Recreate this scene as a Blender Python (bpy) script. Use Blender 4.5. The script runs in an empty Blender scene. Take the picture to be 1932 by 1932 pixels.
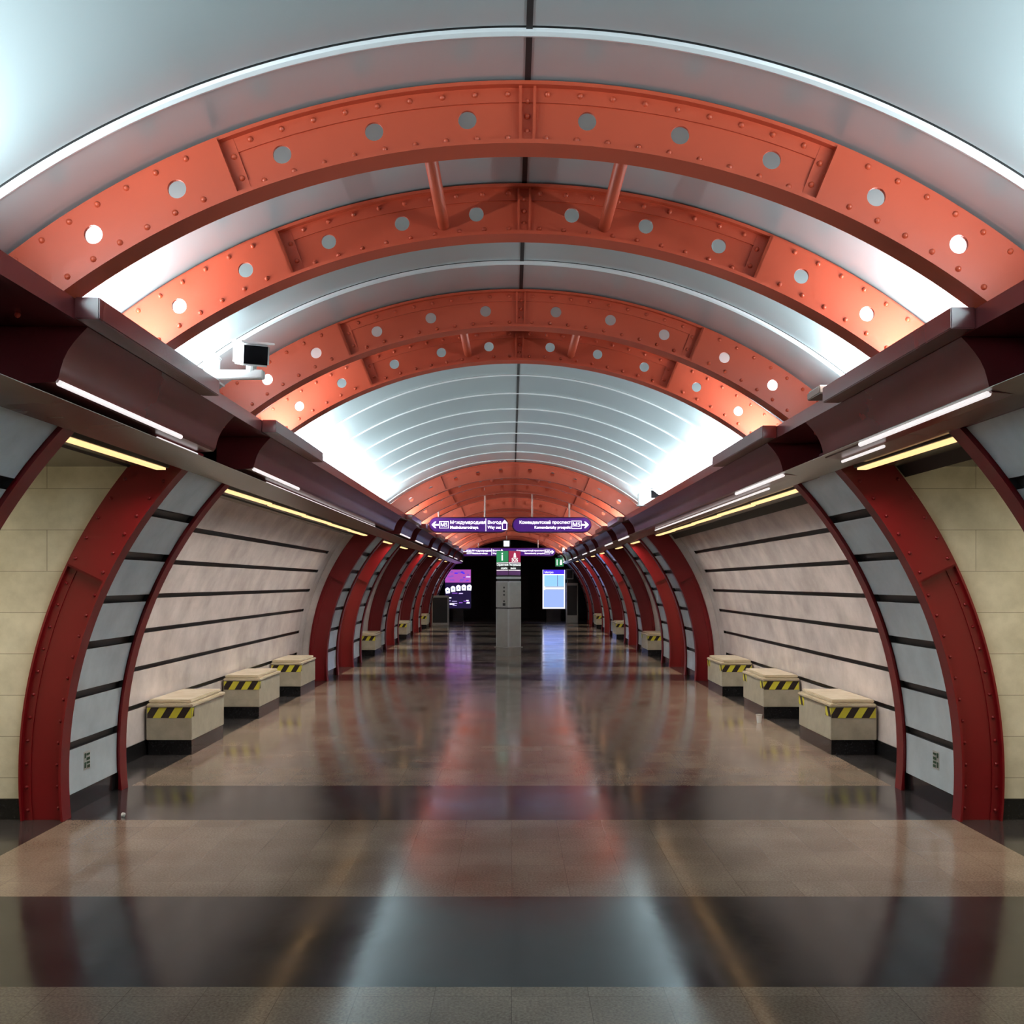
import bpy, bmesh, math, random
from math import sin, cos, pi, radians, sqrt, acos, atan2
from mathutils import Vector, Matrix
random.seed(7)
S = bpy.context.scene
COL = S.collection
# ------------------------------------------------------------------ camera, world, exposure
CZ = 1.60                      # eye height
F = 1900.0                     # focal length in pixels of a 1932 px frame
cd = bpy.data.cameras.new('camera'); cam = bpy.data.objects.new('camera', cd); COL.objects.link(cam)
cam.location = (0, 0, CZ); cam.rotation_euler = (pi/2, 0, 0)
cd.sensor_width = 36; cd.lens = F/1932*36; cd.shift_x = 1/1932; cd.shift_y = 134/1932
cd.clip_start = 0.05; cd.clip_end = 200
S.camera = cam
w = bpy.data.worlds.new('world'); S.world = w; w.use_nodes = True
w.node_tree.nodes['Background'].inputs[0].default_value = (0.02, 0.022, 0.025, 1)
w.node_tree.nodes['Background'].inputs[1].default_value = 1.0
S.view_settings.view_transform = 'Standard'; S.view_settings.look = 'None'
S.view_settings.exposure = 0.62; S.view_settings.gamma = 1.0; S.view_settings.use_curve_mapping = False
COVE_W, COVE_C = 36.0, (0.86, 0.97, 1.0)
WARM_W, WARM_C = 8.0, (1.0, 0.90, 0.78)
# ------------------------------------------------------------------ layout
Z0 = 0.30                      # height of the tunnel circle's centre
ZU = Z0 - CZ                   # the same, measured from eye height (frame of the upper vault)
PHI, XOFF = 0.0113, 0.042      # the vault sits a touch rotated and to the right
RI, RW, RC = 3.02, 3.265, 3.285
WIDE = [4.0, 6.81, 16.5, 19.2, 23.2, 25.9, 29.9, 32.6, 36.6, 39.1]
BL = 1.02                      # length of a pier between the two ribs of a pair
YEND = 40.2
# ------------------------------------------------------------------ materials
def lin(c): return tuple(((v/255+0.055)/1.055)**2.4 if v > 10 else v/255/12.92 for v in c)
def mat(name, col, rough=0.5, metal=0.0, noise=0.0, scale=8.0, spec=0.5, bump=0.0, emit=None, estr=0.0, coat=0.0, nrough=0.0, aniso=0.0):
    m = bpy.data.materials.new(name); m.use_nodes = True; nt = m.node_tree; N = nt.nodes; L = nt.links
    b = N['Principled BSDF']
    b.inputs['Roughness'].default_value = rough; b.inputs['Metallic'].default_value = metal
    b.inputs['Specular IOR Level'].default_value = spec; b.inputs['Coat Weight'].default_value = coat
    b.inputs['Coat Roughness'].default_value = 0.08
    b.inputs['Base Color'].default_value = (*col, 1)
    if emit:
        b.inputs['Emission Color'].default_value = (*emit, 1); b.inputs['Emission Strength'].default_value = estr
    tc = N.new('ShaderNodeTexCoord'); nz = N.new('ShaderNodeTexNoise')
    nz.inputs['Scale'].default_value = scale; nz.inputs['Detail'].default_value = 5
    L.new(tc.outputs['Object'], nz.inputs['Vector'])
    r = N.new('ShaderNodeValToRGB'); r.color_ramp.elements[0].position = 0.3; r.color_ramp.elements[1].position = 0.72
    a = max(noise, 0.02)
    r.color_ramp.elements[0].color = (*[c*(1-a) for c in col], 1)
    r.color_ramp.elements[1].color = (*[min(1, c*(1+a)) for c in col], 1)
    L.new(nz.outputs['Fac'], r.inputs['Fac']); L.new(r.outputs['Color'], b.inputs['Base Color'])
    if nrough:
        mr = N.new('ShaderNodeMapRange'); mr.inputs['To Min'].default_value = max(0.02, rough-nrough); mr.inputs['To Max'].default_value = rough+nrough
        L.new(nz.outputs['Fac'], mr.inputs['Value']); L.new(mr.outputs[0], b.inputs['Roughness'])
    if bump:
        bp = N.new('ShaderNodeBump'); bp.inputs['Strength'].default_value = bump; bp.inputs['Distance'].default_value = 0.01
        L.new(nz.outputs['Fac'], bp.inputs['Height']); L.new(bp.outputs['Normal'], b.inputs['Normal'])
    return m

def granite(name, c1, c2, rough, tile=0.30, mortar=(0.02, 0.018, 0.016), spec=0.5):
    """polished granite: fine grain, cloudy tone, thin joints"""
    m = bpy.data.materials.new(name); m.use_nodes = True; nt = m.node_tree; N = nt.nodes; L = nt.links
    b = N['Principled BSDF']; tc = N.new('ShaderNodeTexCoord')
    n1 = N.new('ShaderNodeTexNoise'); n1.inputs['Scale'].default_value = 90; n1.inputs['Detail'].default_value = 3
    n2 = N.new('ShaderNodeTexNoise'); n2.inputs['Scale'].default_value = 1.6; n2.inputs['Detail'].default_value = 4
    L.new(tc.outputs['Object'], n1.inputs['Vector']); L.new(tc.outputs['Object'], n2.inputs['Vector'])
    mx = N.new('ShaderNodeMath'); mx.operation = 'MULTIPLY_ADD'; mx.inputs[1].default_value = 0.55
    L.new(n1.outputs['Fac'], mx.inputs[0])
    m2 = N.new('ShaderNodeMath'); m2.operation = 'MULTIPLY'; m2.inputs[1].default_value = 0.45
    L.new(n2.outputs['Fac'], m2.inputs[0]); L.new(m2.outputs[0], mx.inputs[2])
    r = N.new('ShaderNodeValToRGB'); r.color_ramp.elements[0].position = 0.36; r.color_ramp.elements[1].position = 0.64
    r.color_ramp.elements[0].color = (*c1, 1); r.color_ramp.elements[1].color = (*c2, 1)
    L.new(mx.outputs[0], r.inputs['Fac'])
    br = N.new('ShaderNodeTexBrick'); br.offset = 0.0; br.inputs['Scale'].default_value = 1.0
    br.inputs['Brick Width'].default_value = tile; br.inputs['Row Height'].default_value = tile
    br.inputs['Mortar Size'].default_value = 0.0016; br.inputs['Mortar Smooth'].default_value = 0.3
    br.inputs['Color2'].default_value = (0.86, 0.86, 0.86, 1); br.inputs['Color1'].default_value = (1, 1, 1, 1)
    br.inputs['Mortar'].default_value = (0.55, 0.55, 0.55, 1)
    L.new(tc.outputs['Object'], br.inputs['Vector'])
    mul = N.new('ShaderNodeMix'); mul.data_type = 'RGBA'; mul.blend_type = 'MULTIPLY'; mul.inputs['Factor'].default_value = 1
    L.new(r.outputs['Color'], mul.inputs['A']); L.new(br.outputs['Color'], mul.inputs['B'])
    L.new(mul.outputs['Result'], b.inputs['Base Color'])
    mr = N.new('ShaderNodeMapRange'); mr.inputs['From Min'].default_value = 0.3; mr.inputs['From Max'].default_value = 0.7
    mr.inputs['To Min'].default_value = rough*0.75; mr.inputs['To Max'].default_value = rough*1.35
    L.new(n2.outputs['Fac'], mr.inputs['Value']); L.new(mr.outputs[0], b.inputs['Roughness'])
    b.inputs['Specular IOR Level'].default_value = spec
    n3 = N.new('ShaderNodeTexNoise'); n3.inputs['Scale'].default_value = 5; L.new(tc.outputs['Object'], n3.inputs['Vector'])
    bp = N.new('ShaderNodeBump'); bp.inputs['Strength'].default_value = 0.06; bp.inputs['Distance'].default_value = 0.01
    L.new(n3.outputs['Fac'], bp.inputs['Height']); L.new(bp.outputs['Normal'], b.inputs['Normal'])
    return m

def stone(name, c1, c2, rough, joints=None, scale=2.2):
    """wall cladding stone with cloudy veins; joints=(axis across, width, height) draws hairline joints"""
    m = bpy.data.materials.new(name); m.use_nodes = True; nt = m.node_tree; N = nt.nodes; L = nt.links
    b = N['Principled BSDF']; tc = N.new('ShaderNodeTexCoord')
    n1 = N.new('ShaderNodeTexNoise'); n1.inputs['Scale'].default_value = scale; n1.inputs['Detail'].default_value = 8
    n1.inputs['Roughness'].default_value = 0.62
    L.new(tc.outputs['Object'], n1.inputs['Vector'])
    r = N.new('ShaderNodeValToRGB'); r.color_ramp.elements[0].position = 0.33; r.color_ramp.elements[1].position = 0.66
    r.color_ramp.elements[0].color = (*c1, 1); r.color_ramp.elements[1].color = (*c2, 1)
    L.new(n1.outputs['Fac'], r.inputs['Fac']); out = r.outputs['Color']
    if joints:
        sp = N.new('ShaderNodeSeparateXYZ'); cb = N.new('ShaderNodeCombineXYZ')
        L.new(tc.outputs['Object'], sp.inputs[0]); L.new(sp.outputs[joints[0]], cb.inputs['X']); L.new(sp.outputs['Z'], cb.inputs['Y'])
        br = N.new('ShaderNodeTexBrick'); br.inputs['Scale'].default_value = 1; br.offset = 0.5
        br.inputs['Brick Width'].default_value = joints[1]; br.inputs['Row Height'].default_value = joints[2]
        br.inputs['Mortar Size'].default_value = 0.002; br.inputs['Mortar Smooth'].default_value = 0.2
        br.inputs['Color1'].default_value = (1, 1, 1, 1); br.inputs['Color2'].default_value = (.94, .94, .93, 1); br.inputs['Mortar'].default_value = (.35, .33, .28, 1)
        L.new(cb.outputs[0], br.inputs['Vector'])
        mul = N.new('ShaderNodeMix'); mul.data_type = 'RGBA'; mul.blend_type = 'MULTIPLY'; mul.inputs['Factor'].default_value = 1
        L.new(out, mul.inputs['A']); L.new(br.outputs['Color'], mul.inputs['B']); out = mul.outputs['Result']
    L.new(out, b.inputs['Base Color']); b.inputs['Roughness'].default_value = rough
    return m

def stripes(name):
    """yellow and black hazard tape: slanted bars across object y/x and z"""
    m = bpy.data.materials.new(name); m.use_nodes = True; nt = m.node_tree; N = nt.nodes; L = nt.links
    b = N['Principled BSDF']; tc = N.new('ShaderNodeTexCoord'); sp = N.new('ShaderNodeSeparateXYZ'); L.new(tc.outputs['Object'], sp.inputs[0])
    a = N.new('ShaderNodeMath'); a.operation = 'SUBTRACT'; L.new(sp.outputs['X'], a.inputs[0])
    zz = N.new('ShaderNodeMath'); zz.operation = 'MULTIPLY'; zz.inputs[1].default_value = 0.62; L.new(sp.outputs['Z'], zz.inputs[0])
    L.new(zz.outputs[0], a.inputs[1])
    c = N.new('ShaderNodeMath'); c.operation = 'ADD'; L.new(a.outputs[0], c.inputs[0]); L.new(sp.outputs['Y'], c.inputs[1])
    d = N.new('ShaderNodeMath'); d.operation = 'MULTIPLY'; d.inputs[1].default_value = 1/0.148; L.new(c.outputs[0], d.inputs[0])
    f = N.new('ShaderNodeMath'); f.operation = 'FRACT'; L.new(d.outputs[0], f.inputs[0])
    g = N.new('ShaderNodeMath'); g.operation = 'GREATER_THAN'; g.inputs[1].default_value = 0.5; L.new(f.outputs[0], g.inputs[0])
    mx = N.new('ShaderNodeMix'); mx.data_type = 'RGBA'; mx.inputs['A'].default_value = (*lin((214, 205, 60)), 1); mx.inputs['B'].default_value = (*lin((38, 26, 24)), 1)
    L.new(g.outputs[0], mx.inputs['Factor']); L.new(mx.outputs['Result'], b.inputs['Base Color']); b.inputs['Roughness'].default_value = 0.45
    return m

def glow(name, col, strength, base=(0.02, 0.02, 0.02)):
    return mat(name, base, 0.3, emit=col, estr=strength)

M = dict(
    paint=mat('red_paint', (0.47, 0.066, 0.027), 0.42, noise=0.05, scale=3),
    crimson=mat('crimson_red', (0.185, 0.0035, 0.007), 0.36, noise=0.06, scale=3), crimson_rivet=mat('crimson_rivet', (0.185, 0.0035, 0.007), 0.3),  # column red, darker and deeper than the arch red
    rivet=mat('rivet_paint', (0.47, 0.066, 0.027), 0.32),
    maroon=mat('maroon_metal', (0.15, 0.024, 0.026), 0.24, noise=0.08, scale=2, nrough=0.06, spec=0.7),
    vault=mat('vault_metal', (0.49, 0.59, 0.62), 0.28, metal=0.48, noise=0.02, scale=0.8),
    bead=mat('bead_metal', (0.85, 0.9, 0.93), 0.3, metal=0.3),
    black=mat('black_gap', (0.01, 0.011, 0.012), 0.6),
    soffit=mat('soffit_metal', (0.20, 0.18, 0.15), 0.25, noise=0.12, scale=1.5, metal=0.2),
    grey=stone('grey_panel', (0.54, 0.60, 0.64), (0.66, 0.72, 0.76), 0.14, scale=3.0),
    beige=stone('beige_stone', (0.47, 0.415, 0.40), (0.68, 0.60, 0.58), 0.24),
    pass_stone=stone('passage_stone', (0.56, 0.52, 0.40), (0.76, 0.71, 0.57), 0.32, joints=('X', 0.9, 0.28), scale=4),
    groove=mat('groove_metal', (0.022, 0.020, 0.020), 0.35),
    base=mat('black_granite', (0.012, 0.012, 0.013), 0.18, noise=0.3, scale=60),
    floor=granite('brown_granite', (0.165, 0.118, 0.088), (0.33, 0.25, 0.19), 0.12, spec=0.36),
    band=granite('dark_granite', (0.024, 0.022, 0.023), (0.052, 0.047, 0.048), 0.13),
    bench=stone('bench_stone', (0.36, 0.32, 0.24), (0.48, 0.43, 0.33), 0.35, scale=6),
    seat=stone('seat_stone', (0.50, 0.42, 0.29), (0.64, 0.54, 0.40), 0.22, scale=5),
    tape=stripes('hazard_tape'),
    warm=glow('warm_tube', (1.0, 0.60, 0.26), 1.0), strip=glow('pale_strip', (1.0, 0.93, 0.93), 0.55, (0.6, 0.58, 0.57)),
    cool=glow('cool_tube', (0.9, 0.97, 1.0), 6.0), lamp_body=mat('lamp_body', (0.10, 0.09, 0.08), 0.4),
    purple=glow('purple_face', (0.085, 0.012, 0.25), 0.42, (0.05, 0.01, 0.12)), signwhite=glow('white_letters', (0.95, 0.9, 1.0), 1.4, (0.5, 0.5, 0.5)),
    signbody=mat('sign_case', (0.09, 0.008, 0.07), 0.35),
    white=mat('white_plastic', (0.75, 0.78, 0.78), 0.4, noise=0.03), glass=mat('black_glass', (0.005, 0.005, 0.006), 0.08),
    steel=mat('grey_steel', (0.50, 0.49, 0.47), 0.35, metal=0.3, noise=0.06), darkcase=mat('dark_case', (0.03, 0.03, 0.033), 0.4),
    green=glow('green_face', (0.02, 0.20, 0.07), 0.7, (0.02, 0.1, 0.05)), redface=glow('red_face', (0.35, 0.02, 0.07), 0.6, (0.15, 0.01, 0.03)),
    pale=glow('pale_letters', (0.85, 0.95, 0.9), 0.9, (0.4, 0.4, 0.4)), dimviolet=glow('violet_band', (0.08, 0.03, 0.10), 0.6, (0.05, 0.02, 0.06)),
    hanger=mat('hanger_rod', (0.55, 0.35, 0.30), 0.4, metal=0.3), cup=mat('paper_cup', (0.8, 0.8, 0.78), 0.6), greenprint=mat('green_print', (0.02, 0.07, 0.035), 0.5),
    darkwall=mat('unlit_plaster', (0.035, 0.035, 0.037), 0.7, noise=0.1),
    scrblue=glow('screen_blue', (0.26, 0.36, 0.95), 0.95), scrcyan=glow('screen_cyan', (0.24, 0.48, 0.85), 0.95), scrhead=glow('screen_header', (0.07, 0.03, 0.75), 0.8),
    scrline=glow('screen_line', (0.05, 0.16, 0.45), 0.5), scrwhite=glow('screen_white', (0.80, 0.80, 1.0), 1.1),
    scrmag=glow('screen_magenta', (0.30, 0.06, 0.33), 1.0), scrpur=glow('screen_purple', (0.17, 0.06, 0.38), 1.0), scrdark=glow('screen_dark', (0.015, 0.008, 0.05), 0.6), scrlilac=glow('screen_lilac', (0.55, 0.45, 0.9), 1.0),
)
# ------------------------------------------------------------------ helpers
class MB:
    def __init__(s): s.bm = bmesh.new(); s.mi = 0
    def face(s, pts):
        f = s.bm.faces.new([s.bm.verts.new(p) for p in pts]); f.material_index = s.mi; return f
    def box(s, a, b):
        x0, y0, z0 = a; x1, y1, z1 = b
        v = [s.bm.verts.new(p) for p in ((x0,y0,z0),(x1,y0,z0),(x1,y1,z0),(x0,y1,z0),(x0,y0,z1),(x1,y0,z1),(x1,y1,z1),(x0,y1,z1))]
        for q in ((0,3,2,1),(4,5,6,7),(0,1,5,4),(1,2,6,5),(2,3,7,6),(3,0,4,7)):
            s.bm.faces.new([v[i] for i in q]).material_index = s.mi
        return s
    def prism(s, prof, y0, y1, ny=1):
        """closed profile in (x,z) swept along y"""
        rings = []
        for k in range(ny+1):
            y = y0+(y1-y0)*k/ny; rings.append([s.bm.verts.new((p[0], y, p[1])) for p in prof])
        n = len(prof)
        for k in range(ny):
            for i in range(n):
                s.bm.faces.new((rings[k][i], rings[k][(i+1) % n], rings[k+1][(i+1) % n], rings[k+1][i])).material_index = s.mi
        s.bm.faces.new(rings[0]).material_index = s.mi; s.bm.faces.new(rings[-1][::-1]).material_index = s.mi
        return s
    def ring(s, r0, r1, a0, a1, y0, y1, cz, n=40, floor=False, mx=1):
        """solid annular sector; angles in degrees from the crown, + to the right; floor=True ends at z=0"""
        secs = []
        for i in range(n+1):
            row = []
            for (r, y) in ((r0, y0), (r1, y0), (r1, y1), (r0, y1)):
                e = math.degrees(acos(-cz/r)) if floor else a1
                a = radians(a0+(e-a0)*i/n); row.append(s.bm.verts.new((mx*r*sin(a), y, cz+r*cos(a))))
            secs.append(row)
        for i in range(n):
            for j in range(4):
                s.bm.faces.new((secs[i][j], secs[i][(j+1) % 4], secs[i+1][(j+1) % 4], secs[i+1][j])).material_index = s.mi
        s.bm.faces.new(secs[0]).material_index = s.mi; s.bm.faces.new(secs[-1][::-1]).material_index = s.mi
        return s
    def cyl(s, p0, p1, r, n=16, r2=None):
        p0 = Vector(p0); p1 = Vector(p1); d = (p1-p0).normalized(); r2 = r if r2 is None else r2
        u = d.orthogonal().normalized(); v = d.cross(u)
        A = [s.bm.verts.new(p0+(u*cos(2*pi*i/n)+v*sin(2*pi*i/n))*r) for i in range(n)]
        B = [s.bm.verts.new(p1+(u*cos(2*pi*i/n)+v*sin(2*pi*i/n))*r2) for i in range(n)]
        for i in range(n):
            s.bm.faces.new((A[i], A[(i+1) % n], B[(i+1) % n], B[i])).material_index = s.mi
        s.bm.faces.new(A[::-1]).material_index = s.mi; s.bm.faces.new(B).material_index = s.mi
        return s
    def mesh(s, name, mats, smooth=False, bevel=0.0):
        bmesh.ops.remove_doubles(s.bm, verts=s.bm.verts, dist=1e-5)
        bmesh.ops.recalc_face_normals(s.bm, faces=s.bm.faces)
        if bevel:
            es = [e for e in s.bm.edges if len(e.link_faces) == 2 and e.calc_face_angle(0) > 0.6]
            bmesh.ops.bevel(s.bm, geom=es, offset=bevel, segments=2, affect='EDGES', clamp_overlap=True)
        me = bpy.data.meshes.new(name); s.bm.to_mesh(me); s.bm.free()
        for m in (mats if isinstance(mats, (list, tuple)) else [mats]): me.materials.append(m)
        if smooth:
            for p in me.polygons: p.use_smooth = True
            try: me.set_sharp_from_angle(angle=radians(35))
            except Exception: pass
        return me
    def build(s, name, mats, parent=None, smooth=False, bevel=0.0):
        return obj(name, s.mesh(name, mats, smooth, bevel), parent)

def obj(name, me, parent=None):
    o = bpy.data.objects.new(name, me); COL.objects.link(o)
    if parent: o.parent = parent
    return o
def tag(o, label, cat, group=None, kind=None):
    o['label'] = label; o['category'] = cat
    if group: o['group'] = group
    if kind: o['kind'] = kind
    return o
def thing(name, label, cat, loc=(0,0,0), rot=(0,0,0), group=None):
    o = bpy.data.objects.new(name, None); COL.objects.link(o); o.location = loc; o.rotation_euler = rot
    o.empty_display_size = 0.1
    return tag(o, label, cat, group)
def struct(name, mb, mats, smooth=False):
    o = mb.build(name, mats, None, smooth); o['kind'] = 'structure'; return o
def copy_tree(o, parent=None):
    c = o.copy(); COL.objects.link(c)
    if parent: c.parent = parent
    for ch in list(o.children): copy_tree(ch, c)
    return c
def upper(o, y=0.0):
    """put an object of the vault (drawn with z from eye height) in place"""
    o.location = (XOFF, y, CZ); o.rotation_euler = (0, PHI, 0); return o
def U(x, y, z):
    return Vector((XOFF + x*cos(PHI)+z*sin(PHI), y, CZ + z*cos(PHI)-x*sin(PHI)))
def P(a, r, y, cz): a = radians(a); return (r*sin(a), y, cz+r*cos(a))
SIDES = ((-1, 'left'), (1, 'right'))
# ------------------------------------------------------------------ floor
fl = MB()
def fq(x0, x1, y0, y1, mi): fl.mi = mi; fl.face([(x0, y0, 0), (x1, y0, 0), (x1, y1, 0), (x0, y1, 0)])
XB = 3.0
ys = [-1.5]
bands = [(W-0.01, W+1.14) for W in WIDE]
cur = -1.5
for (a, b) in bands:
    fq(-XB, XB, cur, a, 0); fq(-XB, XB, a, min(b, 47), 1); cur = b
fq(-XB, XB, cur, 48, 0)
fq(-6.2, -XB, -1.5, 48, 1); fq(XB, 6.2, -1.5, 48, 1)
fl.mi = 1; fl.face([(-6.2, -1.5, -0.1), (-6.2, 48, -0.1), (6.2, 48, -0.1), (6.2, -1.5, -0.1)])
struct('floor', fl, [M['floor'], M['band']])
# ------------------------------------------------------------------ vault ceiling with raised seams
seams = [0.9, 3.62, 6.22, 9.6, 10.52, 11.45, 12.38, 13.3, 14.24, 15.18, 16.15, 18.4, 21.2, 22.2, 24.9, 27.9, 28.9, 31.6, 34.4, 35.4, 38.2]
prof = [(-1.5, RC)]
for sy in seams:
    big = 1.6 if sy < 7 else 1.0
    prof += [(sy-0.022*big, RC), (sy-0.021*big, RC+0.02), (sy-0.014*big, RC+0.02), (sy-0.013*big, RC), (sy-0.010*big, RC-0.007*big), (sy, RC-0.012*big), (sy+0.014*big, RC-0.007*big), (sy+0.02*big, RC)]
prof.append((YEND, RC))
vb = MB(); n = 96; rows = []
for (y, r) in prof:
    rows.append([vb.bm.verts.new((r*sin(radians(-46+92*i/n)), y, ZU+r*cos(radians(-46+92*i/n)))) for i in range(n+1)])
for k in range(len(rows)-1):
    y = prof[k][0]; gap = prof[k][1] > RC+0.01 or prof[k+1][1] > RC+0.01; bead = not gap and (prof[k][1] < RC or prof[k+1][1] < RC)
    for i in range(n):
        f = vb.bm.faces.new((rows[k][i], rows[k][i+1], rows[k+1][i+1], rows[k+1][i])); f.smooth = True; f.material_index = 2 if gap else (1 if bead else 0)
me = bpy.data.meshes.new('ceiling')
bmesh.ops.recalc_face_normals(vb.bm, faces=vb.bm.faces); vb.bm.to_mesh(me); vb.bm.free()
for m in (M['vault'], M['bead'], M['black']): me.materials.append(m)
me.set_sharp_from_angle(angle=radians(30))
ce = obj('ceiling', me); ce['kind'] = 'structure'; upper(ce)
# lining outside the metal vault so no light leaks
struct('ceiling', MB().ring(RC+0.04, RC+0.12, -52, 52, -1.5, YEND, ZU, 48), M['darkwall']); upper(bpy.data.objects['ceiling.001'])
cs = MB().ring(RC-0.004, RC+0.01, -0.2, 0.2, -1.5, 17.0, ZU, 2); upper(struct('trim_1', cs, M['black']))
# ------------------------------------------------------------------ arch ribs
HOLES = [4.34, 11.14, 18.0, 25.85, 32.65]
RM, HR, HA = 3.143, 0.037, 1.35
def holed(mb, a0, a1, r0, r1, holes, y0, y1, nr=8, ns=28):
    sgn = 1 if a1 > a0 else -1
    cuts = sorted(holes, key=lambda h: h*sgn)
    def V(a, r): return mb.bm.verts.new(P(a, r, y0, ZU))
    faces = []
    def plain(b0, b1):
        k = max(1, int(abs(b1-b0)/1.3)); g = [[V(b0+(b1-b0)*i/k, r0+(r1-r0)*j/nr) for j in range(nr+1)] for i in range(k+1)]
        for i in range(k):
            for j in range(nr): faces.append(mb.bm.faces.new((g[i][j], g[i+1][j], g[i+1][j+1], g[i][j+1])))
    cur = a0
    for h in cuts:
        plain(cur, h-sgn*HA)
        ra, rb = h-HA, h+HA; na = 4
        bd = [(ra+(rb-ra)*i/na, r0) for i in range(na)] + [(rb, r0+(r1-r0)*j/nr) for j in range(nr)] + \
             [(rb-(rb-ra)*i/na, r1) for i in range(na)] + [(ra, r1-(r1-r0)*j/nr) for j in range(nr)]
        outer = [V(*p) for p in bd]; mid = []; inner = []
        for (a, r) in bd:
            th = atan2(r-RM, radians(a-h)*RM)
            inner.append(V(h+math.degrees(HR*cos(th)/RM), RM+HR*sin(th)))
        m_ = len(bd)
        for i in range(m_): faces.append(mb.bm.faces.new((outer[i], outer[(i+1) % m_], inner[(i+1) % m_], inner[i])))
        cur = h+sgn*HA
    plain(cur, a1)
    bmesh.ops.remove_doubles(mb.bm, verts=mb.bm.verts, dist=1e-5)
    faces = [f for f in mb.bm.faces if all(abs(v.co.y-y0) < 1e-6 for v in f.verts)]
    ex = bmesh.ops.extrude_face_region(mb.bm, geom=faces)
    vs = [g for g in ex['geom'] if isinstance(g, bmesh.types.BMVert)]
    bmesh.ops.translate(mb.bm, verts=vs, vec=(0, y1-y0, 0))
    return mb
RF = RI+0.016          # top of the bottom flange
rv = MB()
for k in range(3):
    t0, t1 = k*pi/6, (k+1)*pi/6
    for i in range(8):
        p0, p1 = 2*pi*i/8, 2*pi*(i+1)/8
        q = [(sin(t1)*cos(p0), -cos(t1), sin(t1)*sin(p0)), (sin(t1)*cos(p1), -cos(t1), sin(t1)*sin(p1)), (sin(t0)*cos(p1), -cos(t0), sin(t0)*sin(p1)), (sin(t0)*cos(p0), -cos(t0), sin(t0)*sin(p0))]
        if k == 0: q = q[:3]
        rv.face([tuple(c*0.0125 for c in p) for p in q])
RIVET = rv.mesh('rivet', M['rivet'], smooth=True)
def rivet(parent, p): o = obj('rivet', RIVET, parent); o.location = p; return o
AEND = 39.0
meshes = {}
def make_arch(label, rivets=True):
    t = thing('arch_rib', label, 'arch', group='orange red arch ribs spanning the vault')
    if not meshes:
        meshes['web'] = holed(MB(), -21.9, 21.9, RF, RW, [s*h for s in (-1, 1) for h in HOLES[:3]], -0.006, 0.006).mesh('web', M['paint'])
        for s in (-1, 1):
            meshes['plate%d' % s] = holed(MB(), s*21.9, s*AEND, RF, RW, [s*h for h in HOLES[3:]], -0.055, -0.040).mesh('splice_plate', M['paint'])
            meshes['stiff%d' % s] = MB().ring(RF, RW, s*21.9, s*22.15, -0.055, 0.006, ZU, 1).ring(RF+0.005, RW-0.005, s*20.9, s*21.9, -0.016, -0.006, ZU, 1).mesh('stiffener', M['paint'])
            meshes['rear%d' % s] = MB().ring(RF, RF+0.05, s*22, s*AEND, -0.006, 0.006, ZU, 20).ring(RW-0.05, RW, s*22, s*AEND, -0.006, 0.006, ZU, 20).mesh('rear_web', M['paint'])
        meshes['flange'] = MB().ring(RI, RF, -AEND, AEND, -0.065, 0.065, ZU, 64).mesh('bottom_flange', M['paint'], smooth=True)
        meshes['angle'] = MB().ring(RW-0.062, RW, -21.8, 21.8, -0.014, -0.006, ZU, 32).ring(RF, RF+0.05, -21.8, 21.8, -0.014, -0.006, ZU, 32).ring(RW-0.005, RW+0.01, -AEND, AEND, -0.045, 0.045, ZU, 64).mesh('edge_angle', M['paint'])
        for s in (-1, 1):
            meshes['cbar%d' % s] = MB().ring(RF, RW, s*0.5-0.1, s*0.5+0.1, -0.032, -0.006, ZU, 1).mesh('centre_bar', M['paint'])
    obj('web', meshes['web'], t); obj('bottom_flange', meshes['flange'], t); obj('edge_angle', meshes['angle'], t)
    for s in (-1, 1):
        for k, nme in (('plate', 'splice_plate'), ('stiff', 'stiffener'), ('rear', 'rear_web'), ('cbar', 'centre_bar')): obj(nme, meshes['%s%d' % (k, s)], t)
    if rivets:
        for s in (-1, 1):
            for k in range(18):
                a = 1.4+2.3*k
                yy = -0.014 if a < 21 else -0.055
                if abs(a-21.9) < 0.5: continue
                rivet(t, P(s*a, RW-0.03, yy, ZU)); rivet(t, P(s*a, RF+0.025, yy, ZU))
            for rr in (3.10, 3.19): rivet(t, P(s*21.3, rr, -0.016, ZU))
        for rr in (3.09, 3.15, 3.21): rivet(t, P(0, rr, -0.006, ZU))
    return t
ORD = ['first', 'second', 'third', 'fourth', 'fifth', 'sixth', 'seventh', 'eighth', 'ninth', 'tenth', 'eleventh', 'twelfth', 'thirteenth', 'fourteenth', 'fifteenth', 'sixteenth', 'seventeenth', 'eighteenth', 'nineteenth', 'twentieth', 'twenty-first', 'twenty-second', 'twenty-third', 'twenty-fourth', 'twenty-fifth']
RINGS = []
for W in WIDE: RINGS += [W, W+BL]
ARCHLAB = {0: 'largest orange-red riveted arch rib, nearest the camera across the whole frame', 1: 'second arch rib from the camera, behind the two nearest tie tubes',
           2: 'third arch rib from the camera, just behind the bright seam of bare vault', 3: 'fourth arch rib from the camera, last before the long bare grey vault'}
proto = make_arch(ARCHLAB[0]); upper(proto, RINGS[0])
for i in range(1, 4):
    c = copy_tree(proto); c.location.y = RINGS[i]; c['label'] = ARCHLAB[i]
plain = make_arch('fifth arch rib from the camera, first beyond the long bare grey vault', rivets=False); upper(plain, RINGS[4])
for i in range(5, 20):
    c = copy_tree(plain); c.location.y = RINGS[i]; c['label'] = '%s arch rib from the camera, in the distant red cluster' % ORD[i]
    if i == 19: c['label'] = 'farthest arch rib, framing the dark opening at the end of the hall'
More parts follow.
